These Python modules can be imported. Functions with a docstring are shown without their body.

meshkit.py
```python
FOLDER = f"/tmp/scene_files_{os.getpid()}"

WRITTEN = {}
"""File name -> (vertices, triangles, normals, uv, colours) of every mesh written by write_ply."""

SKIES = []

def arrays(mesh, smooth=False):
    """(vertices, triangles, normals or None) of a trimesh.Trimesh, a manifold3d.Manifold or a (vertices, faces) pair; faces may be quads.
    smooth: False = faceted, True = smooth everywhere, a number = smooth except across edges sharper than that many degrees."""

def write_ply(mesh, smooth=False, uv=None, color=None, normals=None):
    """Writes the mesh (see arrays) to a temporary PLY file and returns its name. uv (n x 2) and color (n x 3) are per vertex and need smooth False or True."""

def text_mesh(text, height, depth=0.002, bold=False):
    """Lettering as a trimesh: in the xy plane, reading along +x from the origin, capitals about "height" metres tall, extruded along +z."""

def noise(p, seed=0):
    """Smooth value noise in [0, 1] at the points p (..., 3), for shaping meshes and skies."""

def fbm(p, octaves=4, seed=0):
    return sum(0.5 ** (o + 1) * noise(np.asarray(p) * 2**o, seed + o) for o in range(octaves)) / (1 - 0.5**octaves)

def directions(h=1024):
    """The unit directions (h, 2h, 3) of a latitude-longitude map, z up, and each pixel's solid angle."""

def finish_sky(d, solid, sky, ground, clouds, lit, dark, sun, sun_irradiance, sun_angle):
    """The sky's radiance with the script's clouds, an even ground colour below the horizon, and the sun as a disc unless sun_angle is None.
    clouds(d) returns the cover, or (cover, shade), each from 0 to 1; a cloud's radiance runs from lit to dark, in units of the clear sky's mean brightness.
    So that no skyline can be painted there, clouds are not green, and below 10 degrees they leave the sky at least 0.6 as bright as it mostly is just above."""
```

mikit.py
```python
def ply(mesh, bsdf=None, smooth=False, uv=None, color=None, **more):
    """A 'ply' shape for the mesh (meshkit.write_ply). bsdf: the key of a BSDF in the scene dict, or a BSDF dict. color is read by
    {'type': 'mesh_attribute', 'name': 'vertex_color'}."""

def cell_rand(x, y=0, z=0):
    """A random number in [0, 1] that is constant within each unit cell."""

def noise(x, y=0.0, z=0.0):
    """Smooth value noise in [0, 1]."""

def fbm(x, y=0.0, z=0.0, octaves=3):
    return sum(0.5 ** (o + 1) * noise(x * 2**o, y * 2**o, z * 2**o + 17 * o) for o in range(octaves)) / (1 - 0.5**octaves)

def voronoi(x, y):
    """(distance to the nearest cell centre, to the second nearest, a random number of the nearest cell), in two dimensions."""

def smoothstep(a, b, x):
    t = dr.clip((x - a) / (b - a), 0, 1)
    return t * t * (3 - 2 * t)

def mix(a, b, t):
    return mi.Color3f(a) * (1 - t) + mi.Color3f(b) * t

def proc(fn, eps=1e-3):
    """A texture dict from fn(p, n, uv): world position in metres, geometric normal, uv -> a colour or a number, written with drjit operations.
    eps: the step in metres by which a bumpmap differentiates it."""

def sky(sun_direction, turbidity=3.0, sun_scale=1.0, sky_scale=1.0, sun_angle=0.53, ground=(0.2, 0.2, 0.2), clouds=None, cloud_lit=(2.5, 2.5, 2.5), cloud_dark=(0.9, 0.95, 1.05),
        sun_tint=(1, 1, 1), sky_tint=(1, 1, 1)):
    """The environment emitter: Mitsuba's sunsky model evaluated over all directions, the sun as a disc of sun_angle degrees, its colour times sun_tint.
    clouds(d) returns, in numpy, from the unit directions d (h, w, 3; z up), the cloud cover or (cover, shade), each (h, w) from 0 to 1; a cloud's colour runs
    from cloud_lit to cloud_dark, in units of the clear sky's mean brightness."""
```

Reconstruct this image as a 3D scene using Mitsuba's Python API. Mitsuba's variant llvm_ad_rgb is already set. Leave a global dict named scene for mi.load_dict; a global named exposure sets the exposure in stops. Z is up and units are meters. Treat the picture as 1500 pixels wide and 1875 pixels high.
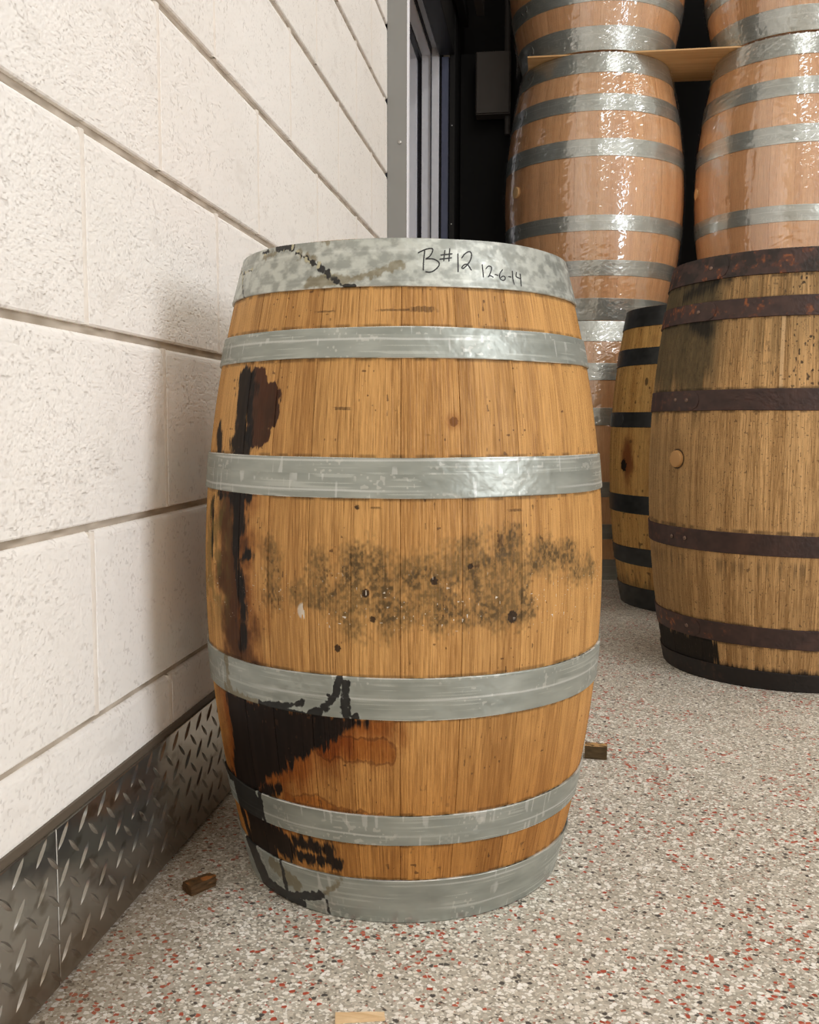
import math, random
import numpy as np, trimesh, mitsuba as mi, drjit as dr, mikit, meshkit
from mikit import noise, fbm, voronoi, cell_rand, smoothstep, mix, proc
T = mi.ScalarTransform4f
scene, labels = {}, {}
rng = np.random.default_rng(7)
PI = math.pi

# ------------------------------------------------------------------ camera
CAM = np.array([0.46974, 0.0, 0.5514])
YAW, PITCH, ROLL, F = -0.14157, -0.08958, 0.0028, 1800.0
fwd = np.array([math.sin(YAW)*math.cos(PITCH), math.cos(YAW)*math.cos(PITCH), math.sin(PITCH)])
rt = np.cross(fwd, [0, 0, 1.0]); rt /= np.linalg.norm(rt); up0 = np.cross(rt, fwd)
up = -math.sin(ROLL)*rt + math.cos(ROLL)*up0
scene['camera'] = dict(type='perspective', fov=2*math.degrees(math.atan(750/F)), fov_axis='x', near_clip=0.02, far_clip=100.0,
                       to_world=T().look_at(origin=CAM.tolist(), target=(CAM+fwd).tolist(), up=up.tolist()))
exposure = -0.14

# ------------------------------------------------------------------ lights (the room's own: fluorescent troffers, a daylit window)
LAMP = (9.0, 8.95, 8.75)
DAY = (15.8, 16.2, 17.2)
RX, CEIL, YB, YF = 3.7, 3.3, -3.4, 4.75     # right wall, ceiling height, wall behind the camera, far wall
TROFFERS = [(1.35, -1.3), (1.35, 0.75), (1.35, 2.55), (2.75, -1.3), (2.75, 0.75), (2.75, 2.55)]

# ------------------------------------------------------------------ helpers
def lin(r, g, b):
    return tuple(float(((c/255+0.055)/1.055)**2.4 if c > 10 else c/255/12.92) for c in (r, g, b))

def C(t):
    return mi.Color3f(*t)

def numbered(key):
    if key not in scene and key not in labels:
        return key
    i = 1
    while f'{key}_{i:03d}' in scene or f'{key}_{i:03d}' in labels:
        i += 1
    return f'{key}_{i:03d}'

def obj(name, mesh, bsdf, parent=None, smooth=False, uv=None, label=None, kind=None, **more):
    key = numbered((parent + '__' if parent else '') + name)
    scene[key] = mikit.ply(mesh, bsdf, smooth=smooth, uv=uv, **more)
    d = {}
    if label: d['label'] = label
    if kind: d['kind'] = kind
    if d: labels[key] = d
    return key

def put(name, shape, parent, label=None):
    key = numbered(parent + '__' + name)
    scene[key] = shape
    if label: labels[key] = {'label': label}
    return key

def thing(name, label, cat, group=None):
    key = numbered(name)
    labels[key] = {'label': label, 'category': cat}
    if group: labels[key]['group'] = group
    return key

def box(x0, x1, y0, y1, z0, z1):
    m = trimesh.creation.box(extents=(x1-x0, y1-y0, z1-z0))
    m.apply_translation(((x0+x1)/2, (y0+y1)/2, (z0+z1)/2))
    return m

def bevel_box(x0, x1, y0, y1, z0, z1, b=0.004):
    pts = []
    for x, sx in ((x0, 1), (x1, -1)):
        for y, sy in ((y0, 1), (y1, -1)):
            for z, sz in ((z0, 1), (z1, -1)):
                pts += [(x+sx*b, y, z+0*sz), (x, y+sy*b, z+sz*b), (x+sx*b, y+sy*b, z)]
                pts += [(x, y+sy*b, z+sz*b), (x+sx*b, y, z+sz*b), (x+sx*b, y+sy*b, z)]
    return trimesh.convex.convex_hull(np.array(pts))

def cat(ms):
    return trimesh.util.concatenate(ms)

def quad_grid(nu, nv, closed_u=False):
    """faces of a grid of nu x nv vertices, index i*nv + j"""
    i, j = np.meshgrid(np.arange(nu if closed_u else nu-1), np.arange(nv-1), indexing='ij')
    i2 = (i+1) % nu
    return np.stack([i*nv+j, i2*nv+j, i2*nv+j+1, i*nv+j+1], -1).reshape(-1, 4)

def mesh(v, f):
    f = np.asarray(f)
    if f.shape[1] == 4:
        f = np.vstack([f[:, [0, 1, 2]], f[:, [0, 2, 3]]])
    return trimesh.Trimesh(np.asarray(v, float), f, process=False)

# ------------------------------------------------------------------ materials
def princ(color, rough=0.5, metal=0.0, spec=0.5, **k):
    c = {'type': 'rgb', 'value': list(color)} if isinstance(color, tuple) else color
    return dict(type='principled', base_color=c, roughness=rough, metallic=metal, specular=spec, **k) if metal == 0 else \
           dict(type='principled', base_color=c, roughness=rough, metallic=metal, **k)

def two(b): return dict(type='twosided', bsdf=b)
def bump(tex, b, scale=1.0): return dict(type='bumpmap', arbitrary=tex, bsdf=b, scale=scale)

# painted concrete block
def block_col(p, n, uv):
    low = fbm(p.y*3.1, p.z*3.7, 2.0)
    pit = smoothstep(.62, .86, noise(p.y*300+9, p.z*330, 2.0)) * (.25 + .75*smoothstep(.45, .7, noise(p.y*60, p.z*60, 1.0)))
    c = mix(lin(229, 225, 218), lin(238, 235, 230), low)
    scuff = smoothstep(.70, .82, fbm(p.y*14, p.z*30, 9.0)) * .12
    return mix(mix(c, lin(130, 118, 104), pit*.22), lin(170, 160, 148), scuff)
def block_bump(p, n, uv):
    a = fbm(p.y*330, p.z*370, p.x*60, octaves=2)
    pits = smoothstep(.60, .9, noise(p.y*300+9, p.z*330, 2.0))
    return a*0.0011 - pits*0.0008
scene['m_block'] = two(bump(proc(block_bump, 7e-4), princ(proc(block_col), 0.6, spec=0.3)))
def mortar_bump(p, n, uv): return fbm(p.y*90, p.z*90, p.x*90, octaves=3)*0.0022
scene['m_mortar'] = two(bump(proc(mortar_bump, 1e-3), princ(lin(226, 219, 209), 0.6, spec=0.3)))
def bed_col(p, n, uv): return mix(lin(150, 138, 122), lin(200, 190, 176), noise(p.y*40, p.z*200))
scene['m_bed'] = two(bump(proc(mortar_bump, 1e-3), princ(proc(bed_col), 0.7, spec=0.2)))

# seeded epoxy floor
def floor_col(p, n, uv):
    wx = p.x + .0014*noise(p.x*420, p.y*420, 1); wy = p.y + .0014*noise(p.x*420, p.y*420, 8)
    f1, f2, r = voronoi(wx*185, wy*198)
    g1, g2, q = voronoi(wx*400+50, wy*420)
    base = mix(lin(166, 160, 146), lin(184, 178, 164), noise(p.x*35, p.y*35))
    base = mix(base, lin(140, 129, 116), smoothstep(.55, .75, noise(p.x*420, p.y*420, 4))*.5)
    small = smoothstep(.06, .16, g2-g1)
    c = dr.select(q < .20, mix(base, lin(238, 234, 225), small*.9), base)
    c = dr.select((q > .93), mix(base, lin(72, 66, 60), small*.8), c)
    c = dr.select((q > .20) & (q < .235), mix(base, lin(156, 88, 70), small*.8), c)
    c = dr.select((q > .40) & (q < .56), mix(base, lin(206, 197, 182), small*.8), c)
    clus = noise(p.x*17, p.y*17, 6)
    big = smoothstep(.07, .14, f2-f1) * smoothstep(.62, .52, f1)
    c = dr.select(r < .20, mix(c, mix(lin(244, 241, 234), lin(222, 214, 200), r*5), big), c)
    c = dr.select((r > .20) & (r < .205+.11*smoothstep(.3, .75, clus)), mix(c, mix(lin(150, 58, 42), lin(182, 98, 76), noise(p.x*190, p.y*190)), big), c)
    c = dr.select((r > .40) & (r < .55), mix(c, lin(190, 182, 168), big), c)
    c = dr.select(r > .975, mix(c, lin(80, 76, 72), big), c)
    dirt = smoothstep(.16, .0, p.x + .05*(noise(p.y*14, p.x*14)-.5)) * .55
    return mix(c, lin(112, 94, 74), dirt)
def floor_bump(p, n, uv): return fbm(p.x*160, p.y*160, octaves=2)*0.0007
scene['m_floor'] = two(bump(proc(floor_bump, 1e-3), princ(proc(floor_col), 0.38, spec=0.35)))

# tread plate
def plate_col(p, n, uv):
    dust = smoothstep(.075, .015, p.z + .035*(fbm(p.y*22, p.z*22)-.5))
    w = smoothstep(.55, .8, fbm(p.y*40, p.z*60, 3))
    return mix(mix(lin(176, 174, 168), lin(140, 134, 124), w), lin(128, 113, 95), dust*.8)
def plate_rough(p, n, uv):
    return mi.Float(.10) + .22*smoothstep(.10, .01, p.z) + .08*fbm(p.y*60, p.z*60, 1)
def plate_bump(p, n, uv): return fbm(p.y*30, p.z*30, 5.0, octaves=3)*0.0007
scene['m_plate'] = two(bump(proc(plate_bump, 1e-3), dict(type='principled', base_color=proc(plate_col), metallic=0.92, roughness=proc(plate_rough))))
scene['m_caulk'] = two(princ(lin(88, 78, 66), 0.6))

# barrel woods: uv = (10*stave + angle, height)
scene['m_bung_old'] = two(princ(lin(178, 134, 82), 0.6))
def split(uv):
    k = dr.floor((uv.x+5)/10)
    return k, uv.x-10*k, uv.y

def grain(s, z, k, dark, light, contrast=1.0):
    w = .004*noise(s*30+k*13, z*5, k)
    cath = noise((s+w)*95 + 2.2*noise(s*14, z*2.2, k*3.1), z*1.1, k)
    g1 = noise((s+w)*640, z*16, k); g2 = noise(s*1500, z*60, k+5); g3 = noise(s*45, z*1.7, k+2)
    pores = smoothstep(.72, .95, noise(s*1100, z*34, k+9))
    t = .24*g1 + .30*g2 + .26*g3 + .2*cath
    c = mix(dark, light, smoothstep(.5-.26/contrast, .5+.24/contrast, t))
    tone = .94 + .12*cell_rand(k+40, 3, 7)
    return mix(c, C(dark)*.6, pores*.35) * tone

def capsule(s, z, a, r):
    """signed distance to the polyline a = [(phi, z), ...] in (s, z); phi is turned into arc length by the caller's radius"""
    d = mi.Float(9)
    for (s0, z0), (s1, z1) in zip(a[:-1], a[1:]):
        ds, dz = s1-s0, z1-z0
        L = max(ds*ds+dz*dz, 1e-12)
        t = dr.clip(((s-s0)*ds+(z-z0)*dz)/L, 0, 1)
        d = dr.minimum(d, dr.sqrt(dr.square(s-s0-t*ds)+dr.square(z-z0-t*dz)))
    return d - r

RM = 0.24
def caps(s, z, lst):
    d = mi.Float(9)
    for pts, r in lst:
        pts = [(a*RM, b) for a, b in pts]
        if len(pts) == 1: pts = pts*2
        d = dr.minimum(d, capsule(s, z, pts, r))
    return d

BLACK = [  # dried leak, thick
    ([(-.87, .60), (-.86, .51)], .015), ([(-.92, .53), (-.84, .515)], .010), ([(-.80, .59), (-.80, .51)], .006), ([(-1.12, .545), (-1.06, .51)], .010),
    ([(-.87, .47), (-.85, .42), (-.80, .35), (-.81, .31)], .007), ([(-.86, .47), (-.83, .44)], .014), ([(-1.06, .47), (-.75, .472)], .005), ([(-1.14, .46), (-1.12, .40)], .006),
    ([(-.83, .40), (-.75, .41)], .005), ([(-1.12, .13), (-1.05, .06)], .010),
    ([(-.9, .10), (-.66, .074)], .016), ([(-.58, .086), (-.38, .084)], .009), ([(-.58, .070), (-.34, .070)], .008), ([(-.76, .135), (-.66, .146)], .008)]
POOL = [(-1.02, .246), (-.14, .246), (-.14, .2385), (-.24, .229), (-.34, .213), (-.46, .196), (-.54, .182), (-.62, .166), (-.74, .157), (-.80, .140), (-.76, .10), (-.74, .06), (-.80, .0), (-1.03, .0), (-1.0, .09), (-1.06, .14), (-1.0, .19)]
REDBR = [  # soaked dark red brown
    ([(-.78, .592), (-.74, .545)], .020), ([(-.69, .578), (-.68, .564)], .019), ([(-.72, .60), (-.80, .605)], .004)]
WETL = [([(-.36, .210), (-.09, .208)], .014), ([(-.60, .134), (-.42, .139), (-.30, .128), (-.12, .125)], .011)]
def polygon(s, z, pts):
    """signed distance to a closed polygon"""
    P = [(a*RM, b) for a, b in pts]
    d, inside = mi.Float(9), mi.Float(0)
    for (x0, y0), (x1, y1) in zip(P, P[1:]+P[:1]):
        ex, ey = x1-x0, y1-y0
        t = dr.clip(((s-x0)*ex+(z-y0)*ey)/(ex*ex+ey*ey), 0, 1)
        d = dr.minimum(d, dr.sqrt(dr.square(s-x0-t*ex)+dr.square(z-y0-t*ey)))
        if y0 != y1:
            cross = ((y0 > z) != (y1 > z)) & (s < ex*(z-y0)/ey+x0)
            inside = dr.select(cross, 1-inside, inside)
    return dr.select(inside > .5, -d, d)
GREY = [([(-.62, .415), (-.60, .37)], .012), ([(-.36, .405), (-.36, .37)], .014), ([(-.23, .415), (-.22, .345)], .018), ([(-.10, .40), (-.05, .355)], .02),
        ([(.04, .40), (.20, .36)], .022), ([(.27, .415), (.42, .36)], .024), ([(.47, .42), (.48, .36)], .02), ([(.62, .415), (.85, .40)], .016), ([(.9, .39), (1.05, .385)], .012),
        ([(-.45, .37), (.55, .35)], .016), ([(-.3, .405), (1.0, .398)], .008)]
SPOTS = [(-.283, .319, .0035), (.124, .391, .004), (.28, .405, .003), (-.16, .378, .004), (-.13, .351, .003), (.48, .349, .006), (.217, .5537, .0048), (-.2, .466, .0022), (.03, .505, .002), (.06, .50, .0018)]
DASH = [(-.275, .5667, .010, .0016), (.50, .4615, .009, .0014), (-.05, .668, .020, .0012), (.085, .669, .016, .003), (-.12, .466, .006, .001), (.42, .43, .004, .007), (-.4, .668, .012, .001)]

def wood_main(p, n, uv):
    k, ph, z = split(uv)
    s = ph*RM
    c = grain(s, z, k, lin(150, 106, 58), lin(202, 154, 94), .8)
    # shade on the lower half painted into the wood colour, with some oil tint
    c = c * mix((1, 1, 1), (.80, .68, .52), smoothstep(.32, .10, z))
    edge = fbm(s*160, z*60, 4.0, octaves=4)-.5
    soft = fbm(s*60, z*45, 2.0, octaves=4)-.5
    fine = noise(s*700, z*120, 3)
    dg = caps(s, z, GREY) + .030*soft + .012*(noise(s*500, z*260)-.5)
    mg = smoothstep(.010, -.014, dg)
    core = smoothstep(.42, .66, fbm(s*42, z*36, 21.0, octaves=4))
    gr = smoothstep(.26, .74, fbm(s*330, z*250, 31.0, octaves=4))
    c = mix(c, lin(112, 88, 52), mg*(.38+.44*gr))
    c = mix(c, lin(62, 50, 32), mg*(.25+.75*core)*(.20+.55*gr))
    dw = caps(s, z, WETL) + .012*edge
    c = mix(c, c*C((.80, .62, .42)), smoothstep(.003, -.004, dw))
    c = mix(c, lin(92, 50, 18), smoothstep(.0022, .0006, dr.abs(dw))*.5*smoothstep(-.16, -.12, s))
    pool = polygon(s, z, POOL)
    # oil drawn into the wood around the leak
    so = dr.maximum(smoothstep(.055, .0, pool + .05*soft)*smoothstep(.08, .10, z)*smoothstep(.246, .24, z), smoothstep(.030, -.030, capsule(s, z, [(-.21, .47), (-.20, .30)], .034) + .05*soft)*smoothstep(.285, .29, z)*smoothstep(.478, .474, z))
    c = c * mix((1, 1, 1), (.50, .27, .12), so*.92)
    so2 = smoothstep(.016, -.022, capsule(s, z, [(-.222, .47), (-.214, .36), (-.202, .30)], .032) + .06*soft + .014*edge)*smoothstep(.285, .29, z)*smoothstep(.478, .474, z)
    c = mix(c, lin(40, 22, 11), so2*.80)
    db = caps(s, z, REDBR) + .016*edge
    mb = smoothstep(.0012, -.0012, db)
    c = mix(c, mix(lin(58, 24, 13), lin(36, 17, 11), smoothstep(.3, .7, fbm(s*40, z*20, 3))), mb*.95)
    dk = dr.minimum(caps(s, z, BLACK), pool) + .016*edge + .006*(fine-.5)
    mk = smoothstep(.0035, -.0035, dk)
    c = mix(c, mix(lin(9, 7, 6), lin(24, 15, 11), noise(s*220, z*30)), mk*.98)
    # olive bloom left of the leak
    ol = smoothstep(-.86, -.98, ph)*smoothstep(.3, .36, z)*smoothstep(.48, .44, z)*smoothstep(.4, .65, fbm(s*90, z*60, 6))
    c = mix(c, lin(96, 84, 44), ol*.55)
    for a, b, r in SPOTS:
        d = dr.sqrt(dr.square(s-a*RM)+dr.square((z-b)*.9)) + .0016*(noise(s*900, z*900)-.5)
        c = mix(c, lin(34, 22, 14), smoothstep(r+.0006, r-.0008, d)*.9)
    dkn = dr.sqrt(dr.square(s-.217*RM)+dr.square(z-.5537))
    c = mix(c, lin(140, 88, 40), smoothstep(.013, .004, dkn)*.6)
    for a, b, w, h in DASH:
        m = smoothstep(1.15, .7, dr.maximum(dr.abs(s-a*RM)/w, dr.abs(z-b)/h) + .5*(noise(s*420, z*420)-.5))*(.5+.5*noise(s*1500, z*200))
        c = mix(c, lin(60, 40, 22), m*.75)
    # paint flecks on the bilge
    fl = smoothstep(1.1, .7, dr.sqrt(dr.square((s+.445*RM)/.006)+dr.square((z-.3555)/.009)))*smoothstep(.45, .6, noise(s*600, z*150))
    c = mix(c, lin(205, 195, 180), fl*.85)
    dots = smoothstep(.90, .95, noise(s*420, z*420, 12))*smoothstep(.42, .36, z)*smoothstep(.33, .35, z)*smoothstep(.4, .6, noise(s*60, z*60, 2))
    c = mix(c, lin(214, 204, 190), dots*.9)
    specks = smoothstep(.88, .95, noise(s*330, z*200, 22))*smoothstep(.5, .75, noise(s*30, z*30, 2))
    c = mix(c, lin(70, 44, 22), specks*.7)
    # shadow line right at the hoops' edges, painted into the wood colour
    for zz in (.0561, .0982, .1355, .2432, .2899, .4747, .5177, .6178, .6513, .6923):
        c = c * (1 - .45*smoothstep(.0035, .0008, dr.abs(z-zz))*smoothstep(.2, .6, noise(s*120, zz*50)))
    return c
def wood_bump(p, n, uv):
    k, ph, z = split(uv)
    s = ph*.27
    return noise(s*900, z*30, k)*0.0008 + noise(s*420, z*12, k)*0.0005 + noise(s*300, z*300, k)*.0004
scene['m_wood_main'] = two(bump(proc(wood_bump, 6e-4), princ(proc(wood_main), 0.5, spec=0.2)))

def wood_old(p, n, uv):           # grimy used whiskey cask
    k, ph, z = split(uv)
    s = ph*.30
    c = grain(s, z, k, lin(140, 104, 62), lin(210, 168, 115), .85)
    blot = fbm(s*30, z*14, k*1.7, octaves=4)
    streak = noise(s*330, z*10, 7)
    fine = fbm(s*260, z*90, 3.0, octaves=2)
    up_ = smoothstep(.60, .84, z + .30*(blot-.5))
    c = mix(c, lin(84, 72, 48), up_*(.15+.5*streak))
    lf = smoothstep(.03, -.03, s + .155 + .05*(blot-.5) + .012*(streak-.5))*smoothstep(.54, .66, z + .16*(blot-.5) + .04*(streak-.5))
    c = mix(c, mix(lin(84, 76, 52), lin(44, 42, 32), fine), lf*.85)
    band = smoothstep(.37, .16, z + .12*(blot-.5))*.2
    c = mix(c, lin(110, 76, 40), band)
    gl = smoothstep(-.12, -.27, s + .06*(blot-.5))*smoothstep(.62, .5, z)*.4
    c = mix(c, lin(96, 76, 46), gl)
    ul = dr.minimum(capsule(s, z, [(-.235, .765), (-.19, .75)], .012), capsule(s, z, [(-.27, .83), (-.165, .85)], .014)) + .05*(blot-.5) + .022*(streak-.5)
    c = mix(c, lin(26, 24, 20), smoothstep(.014, -.010, ul)*.9)
    mold = smoothstep(.70, .80, fbm(s*190, z*120, 11.0, octaves=2))*smoothstep(.52, .66, z)*smoothstep(-.09, .01, s)
    c = mix(c, lin(34, 27, 20), mold*.85)
    bright = smoothstep(.0042, .0030, dr.abs(s+.021))*smoothstep(.60, .63, z)*smoothstep(.80, .76, z)
    c = mix(c, lin(206, 172, 128), bright*.8)
    bg = dr.sqrt(dr.square(s*1.04+.2442*1.04)+dr.square(z-.4774))
    c = mix(c, lin(34, 24, 15), smoothstep(.0235, .0200, bg)*.85)
    lo = capsule(s, z, [(-.38, .06), (-.19, .056)], .042) + .06*(blot-.5) + .02*(streak-.5)
    c = mix(c, lin(14, 12, 11), smoothstep(.010, -.008, lo)*.97)
    rim = smoothstep(.052, .036, z + .022*(blot-.5) + .014*(streak-.5))
    c = mix(c, lin(20, 17, 15), rim*.95)
    drip = smoothstep(.04, .0, dr.abs(z-.262)-.0)*smoothstep(.58, .8, noise(s*170, 3.0, 1))*smoothstep(.285, .26, z)
    c = mix(c, lin(46, 36, 24), drip*.45)
    spk = smoothstep(.84, .94, noise(s*420, z*260, 5))
    c = mix(c, lin(62, 44, 28), spk*.6)
    for zz in (.0912, .1348, .2895, .3332, .5794, .6241, .7675, .8061, .8506):
        c = c * (1 - .55*smoothstep(.006, .001, dr.abs(z-zz))*smoothstep(.2, .6, noise(s*90, zz*50)))
    return c
scene['m_wood_old'] = two(bump(proc(wood_bump, 6e-4), princ(proc(wood_old), 0.6, spec=0.25)))

def wood_yellow(p, n, uv):
    k, ph, z = split(uv)
    s = ph*.30
    c = grain(s, z, k, lin(158, 112, 58), lin(208, 166, 100), .9)
    d = dr.sqrt(dr.square((s+.268)/.036)+dr.square((z-.445)/.09)) + .5*(fbm(s*60, z*40, 2)-.5)
    c = mix(c, lin(112, 58, 24), smoothstep(1.1, .4, d)*.9)
    d2 = dr.sqrt(dr.square((s+.285)/.017)+dr.square((z-.43)/.018)) + .5*(noise(s*200, z*200)-.5)
    c = mix(c, lin(30, 18, 10), smoothstep(1.1, .8, d2))
    d3 = dr.sqrt(dr.square((s+.205)/.007)+dr.square((z-.675)/.013))
    c = mix(c, lin(50, 30, 14), smoothstep(1.1, .7, d3)*.8)
    spk = smoothstep(.88, .94, noise(s*140, z*70, 9))
    c = mix(c, lin(74, 48, 24), spk*.7)
    low = smoothstep(.105, .06, z + .05*(noise(s*150, z*20)-.5))
    return mix(c, lin(40, 30, 20), low*.5)
scene['m_wood_yellow'] = two(bump(proc(wood_bump, 6e-4), princ(proc(wood_yellow), 0.5, spec=0.3)))

def wood_new(p, n, uv):
    k, ph, z = split(uv)
    s = ph*.30 + p.x*.0
    q = k + dr.floor(p.z/.9)*31 + dr.floor(p.x/.94)*77
    return grain(s, z, q, lin(202, 150, 106), lin(226, 180, 134), .7)
scene['m_wood_new'] = two(princ(proc(wood_new), 0.33, spec=0.6))
scene['m_bung'] = two(bump(proc(lambda p, n, uv: fbm(p.x*200, p.y*200, p.z*200)*.001, 1e-3), princ(lin(214, 172, 118), 0.5)))

# hoops: uv = (angle, height)
H1 = [([(-.78, .744), (-.66, .742)], .0042), ([(-.93, .741), (-.86, .741)], .002), ([(-.62, .735), (-.51, .722), (-.44, .7152), (-.37, .7044), (-.315, .6945)], .0021), ([(-.46, .7175), (-.43, .713)], .004), ([(-.40, .708), (-.335, .697)], .0032), ([(-.32, .6945), (-.25, .6935)], .0022),
      ([(-1.33, .735), (-1.19, .7235), (-1.0, .725)], .0016), ([(-1.18, .722), (-1.10, .705), (-1.045, .6937)], .0016)]
H4 = [([(-.274, .2873), (-.294, .2703), (-.36, .2508), (-.43, .2435)], .0042), ([(-.25, .283), (-.253, .243)], .0040), ([(-.70, .246), (-.53, .2504), (-.455, .256)], .0030), ([(-.62, .245), (-.40, .243)], .003), ([(-.199, .246), (-.21, .244)], .0035)]
H5 = [([(-.97, .14), (-.94, .09)], .033), ([(-.80, .134), (-.80, .10)], .003), ([(-1.3, .135), (-1.12, .13)], .006)]
H6 = [([(-1.05, .06), (-1.0, .03), (-.93, -.005)], .018), ([(-.93, .0), (-.66, .012), (-.46, .026)], .0052), ([(-.72, .056), (-.73, .015)], .003), ([(-.435, .02), (-.433, .0)], .0018), ([(-.9, .012), (-.62, .006)], .007)]
H6B = [([(-.46, .026), (-.37, .040), (-.325, .051)], .0035), ([(-.80, .045), (-.64, .03)], .010), ([(-.957, .288), (-.96, .255)], .004), ([(-1.0, .25), (-.72, .243)], .005), ([(-.5, .7), (-.30, .7)], .007), ([(-.28, .70), (-.02, .714)], .004), ([(-.9, .735), (-.8, .737)], .003), ([(-.45, .745), (-.42, .741)], .003), ([(-.60, .733), (-.5, .722)], .004)]
def galv(s, z, seed):
    c = mix(lin(136, 141, 134), lin(172, 176, 168), fbm(s*26, z*90, seed, octaves=4))
    streak = smoothstep(.68, .8, noise(s*14, z*640, seed+2))*smoothstep(.35, .65, noise(s*30, z*40, seed+3))
    c = mix(c, lin(198, 201, 194), streak*.42)
    line = smoothstep(.0016, .0006, dr.abs(z*1.0 - dr.floor(z/.031)*.031 - .0175 - .0012*noise(s*30, 1.0, seed)))*smoothstep(.3, .55, noise(s*9, z*6, seed+7))
    c = mix(c, lin(204, 206, 202), line*.65)
    drip = smoothstep(.80, .88, noise(s*260, z*30, seed+5))*smoothstep(.45, .6, noise(s*20, z*70, seed+8))
    c = mix(c, lin(212, 213, 209), drip*.45)
    blot = smoothstep(.70, .78, noise(s*300, z*300, seed+11))*smoothstep(.6, .7, noise(s*25, z*45, seed+1))
    return mix(c, lin(216, 214, 207), blot*.35)
def hoop_main(p, n, uv):
    s, z = uv.x*RM, uv.y
    c = galv(s, z, dr.floor(z*14))
    head = smoothstep(.688, .692, z)
    mot = fbm(s*80, z*130, 3.0, octaves=4)
    c = mix(c, mix(lin(150, 153, 146), lin(204, 207, 199), smoothstep(.3, .7, mot)), head*.7)
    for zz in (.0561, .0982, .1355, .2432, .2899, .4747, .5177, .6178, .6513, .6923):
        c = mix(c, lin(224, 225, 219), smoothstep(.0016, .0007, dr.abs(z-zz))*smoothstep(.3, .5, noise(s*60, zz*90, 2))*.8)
    e = fbm(s*200, z*160, 6.0)-.5
    br = smoothstep(.002, -.002, caps(s, z, H6B)+.010*e)
    c = mix(c, lin(112, 96, 56), br*.65)
    d = dr.minimum(dr.minimum(caps(s, z, H1), caps(s, z, H4)), dr.minimum(caps(s, z, H5), caps(s, z, H6))) + .007*e
    m = smoothstep(.0009, -.0007, d)
    flake = smoothstep(.58, .64, noise(s*190, z*190, 14))*head*smoothstep(.702, .71, z)
    c = mix(c, mix(lin(12, 9, 8), lin(176, 170, 140), flake), m*.97)
    return c
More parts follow.
